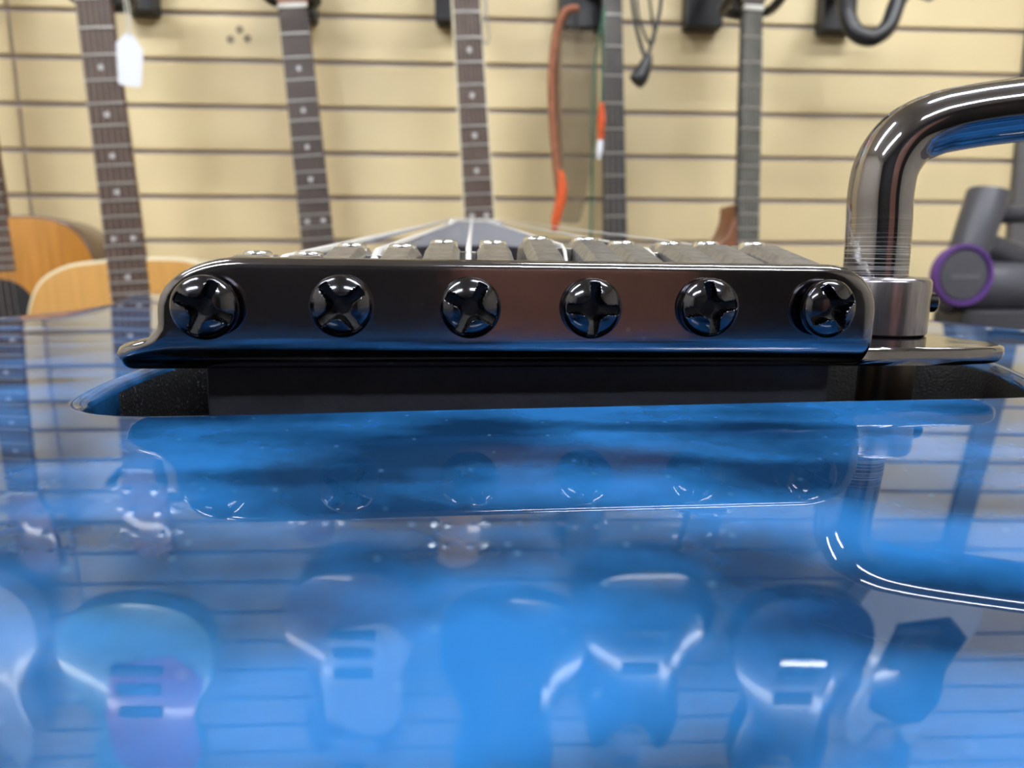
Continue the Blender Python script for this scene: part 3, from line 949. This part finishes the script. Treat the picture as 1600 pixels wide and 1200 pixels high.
tube(b, catmull([V(-14, -20, 60), V(-24, -80, 40), V(-40, -120, 2), V(-36, -140, -38), V(-14, -150, -52), V(10, -150, -36), V(30, -140, 6), V(56, -130, 26), V(90, -125, 22)], 10), 12, 14)
obj('hook', b, BLACKPL, hg)

def price_tag():
    t = empty('price_tag', (-446, 1012, 1305))
    t.rotation_euler = (0, R(4), 0)
    tag(t, 'blank white card price tag hanging beside the left fretboard', 'tag')
    b = bmesh.new(); prism(b, [(-14, -36), (-10, -39), (12, -40), (16, -36), (18, 8), (4, 27), (-4, 28), (-17, 14)], -0.4, 0.4)
    obj('card', b, TAGM, t, smooth=False)
    b = bmesh.new(); tube(b, catmull([V(-1, -0.9, 24), V(-3, 0, 45), V(-7, 2, 70), V(-8, 6, 105)], 6), 0.8, 6); tube(b, catmull([V(1, -0.9, 24), V(1, 0, 48), V(-3, 2, 72), V(-7, 6, 105)], 6), 0.8, 6)
    obj('thread', b, CORDM, t)
price_tag()

def hang_cord(name, label, cat, m, pts, r, loc, parts=(), flat=1.0):
    t = empty(name, loc); tag(t, label, cat)
    b = bmesh.new(); tube(b, catmull([V(*p) - V(*loc) for p in pts], 8), r, 10, flat)
    obj('cord', b, m, t)
    for n, pm, pp, pr in parts:
        b = bmesh.new(); tube(b, catmull([V(*p) - V(*loc) for p in pp], 5), pr, 10); obj(n, b, pm, t)
    return t
def sheer():  # see-through taupe shell that tints the slats behind it
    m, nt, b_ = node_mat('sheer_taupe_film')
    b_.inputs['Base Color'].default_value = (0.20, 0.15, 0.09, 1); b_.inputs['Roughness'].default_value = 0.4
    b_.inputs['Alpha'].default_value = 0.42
    t = empty('sheer_patch', (163, 1120, 1395)); tag(t, 'sheer taupe sleeve hanging behind the rust and green cords', 'patch')
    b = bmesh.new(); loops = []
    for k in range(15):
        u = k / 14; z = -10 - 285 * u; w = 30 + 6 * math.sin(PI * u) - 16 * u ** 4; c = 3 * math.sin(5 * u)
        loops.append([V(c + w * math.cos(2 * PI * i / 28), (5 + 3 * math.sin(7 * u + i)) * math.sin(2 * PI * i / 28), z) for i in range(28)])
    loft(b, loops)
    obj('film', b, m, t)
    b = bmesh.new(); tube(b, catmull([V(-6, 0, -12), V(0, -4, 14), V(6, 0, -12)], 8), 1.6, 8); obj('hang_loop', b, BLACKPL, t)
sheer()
hang_cord('orange_cord', 'rust cord with an orange felt tassel at its end, left of the bass', 'cord', RUST,
          [(160, 1075, 1400), (140, 1065, 1390), (127, 1065, 1355), (122, 1065, 1290), (126, 1065, 1220), (134, 1065, 1150), (136, 1065, 1120)], 5.5, (130, 1065, 1400),
          [('tassel', ORANGE, [(136, 1062, 1170), (139, 1062, 1150), (137, 1062, 1128), (130, 1062, 1100), (128, 1062, 1082)], 
            [4, 7, 8, 7, 4])])
hang_cord('brown_cord', 'brown cord hanging beside the rust one', 'cord', mat('brown_cord', (0.18, 0.11, 0.06), 0.8),
          [(150, 1085, 1400), (136, 1078, 1370), (133, 1078, 1290), (136, 1078, 1200), (142, 1078, 1130)], 5.0, (140, 1078, 1400))
hang_cord('green_cord', 'thin green cord hanging to the left of the bass fretboard', 'cord', GREENC,
          [(200, 1080, 1400), (188, 1076, 1330), (185, 1076, 1250), (186, 1076, 1150), (185, 1076, 1060)], 1.8, (186, 1076, 1400))
hang_cord('pick_cord', 'short cord with orange felt end right against the bass neck', 'cord', GREENC,
          [(198, 1060, 1400), (196, 1056, 1330), (194, 1052, 1262)], 1.5, (196, 1056, 1400),
          [('tassel', ORANGE, [(194, 1052, 1264), (194, 1052, 1240), (193, 1052, 1212)], [3, 6, 4]), ('white_end', TAGM, [(193, 1052, 1212), (192, 1052, 1198), (191, 1052, 1186)], [4, 5, 3])])
t = hang_cord('audio_cable', 'looped black cable with moulded plug right of the bass neck', 'cable', BLACKPL,
          [(228, 1030, 1420), (232, 1030, 1385), (240, 1030, 1350), (252, 1030, 1322), (262, 1030, 1350), (270, 1030, 1385), (272, 1030, 1425)], 2.6, (250, 1030, 1420),
          [('plug', BLACKPL, [(256, 1030, 1324), (250, 1030, 1308), (243, 1030, 1294), (238, 1030, 1288)], [5, 10, 13, 12]), ('cord_return', BLACKPL, [(236, 1034, 1420), (242, 1034, 1372), (258, 1034, 1340), (264, 1034, 1352), (258, 1034, 1385), (252, 1034, 1425)], 1.8)])
hang_cord('tag_loop', 'small pale wire loop hanging beside the cream-bound neck', 'wire loop', mat('dull_wire', (0.35, 0.33, 0.30), 0.5),
          [(22, 1025, 1400), (26, 1025, 1380), (21, 1025, 1350), (26, 1025, 1333), (31, 1025, 1340), (29, 1025, 1365), (27, 1025, 1400)], 1.0, (25, 1025, 1400))

# ================================================================== VACUUM on a low cabinet at the wall
def cabinet():
    t = empty('wall_cabinet', (830, 1010, 0)); tag(t, 'low dark cabinet against the slatted wall under the vacuum', 'cabinet')
    obj('carcass', box(bmesh.new(), (-190, -160, 0), (190, 185, 930)), VACD, t, bevel=3)
    for s in (-1, 1):
        d = obj('door', box(bmesh.new(), (min(s * 4, s * 182), -178, 60), (max(s * 4, s * 182), -160, 920)), TRIMM, t, bevel=2)
        b = bmesh.new(); lathe(b, [(5, -196), (9, -192), (5, -178)], (s * 20, 0, 560), 'y', 16); obj('handle', b, STEEL, d)
cabinet()
def vacuum():
    t = empty('handheld_vacuum', (760, 1000, 930)); tag(t, 'graphite handheld vacuum cleaner with purple ring, beyond the right side of the guitar', 'vacuum cleaner')
    o = V(760, 1000, 930)
    def P(x, y, z): return V(x, y, z) - o
    b = bmesh.new()
    tube(b, [P(722, 1000, 1030), P(728, 1000, 1052), P(750, 1000, 1134), P(751, 1000, 1139)], [26, 27, 28, 26], 32); obj('cyclone_bin', b, VACM, t, angle=50)
    b = bmesh.new()
    tube(b, catmull([P(757, 1005, 1108), P(790, 1005, 1106), P(850, 1005, 1106), P(885, 1005, 1085), P(885, 1005, 1030)], 6), 14, 16); obj('handle', b, VACD, t)
    b = bmesh.new()
    tube(b, catmull([P(742, 1005, 1062), P(775, 1008, 1052), P(820, 1010, 1040), P(870, 1010, 1030)], 6), [15] * 3 + [22] * 16, 16); obj('upper_housing', b, VACD, t)
    b = bmesh.new()
    lathe(b, [(20, 700), (36, 704), (40, 710), (40, 880), (36, 886), (20, 888)], (0, 1010, 1001), 'x', 40)
    for v in b.verts: v.co -= o
    obj('motor_housing', b, VACM, t, angle=50)
    b = bmesh.new(); c = (690, 0, 1017)
    lathe(b, [(20, 952), (34, 953), (37, 958), (37, 972)], c, 'y', 48)
    for v in b.verts: v.co -= o
    cap = obj('filter_cap', b, VACM, t, angle=50)
    b = bmesh.new(); lathe(b, [(36.5, 956), (38, 951), (42, 951), (43, 955), (42, 966), (36.5, 966)], c, 'y', 48)
    for v in b.verts: v.co -= o
    obj('purple_ring', b, PURPLE, t, angle=50)['label'] = 'purple metal ring'
    b = bmesh.new()
    random.seed(3); x = 671
    while x < 709:
        wd = random.uniform(2, 4); hh = random.uniform(3.5, 5.5)
        box(b, (x, 951.0, 1013), (x + wd, 952.2, 1013 + hh)); x += wd + 1.6
    for v in b.verts: v.co -= o
    obj('blurred_print', b, GREYTXT, cap, smooth=False)
    b = bmesh.new(); box(b, (710, 975, 930), (880, 1045, 968))
    for v in b.verts: v.co -= o
    obj('battery_foot', b, VACD, t, bevel=6)
vacuum()
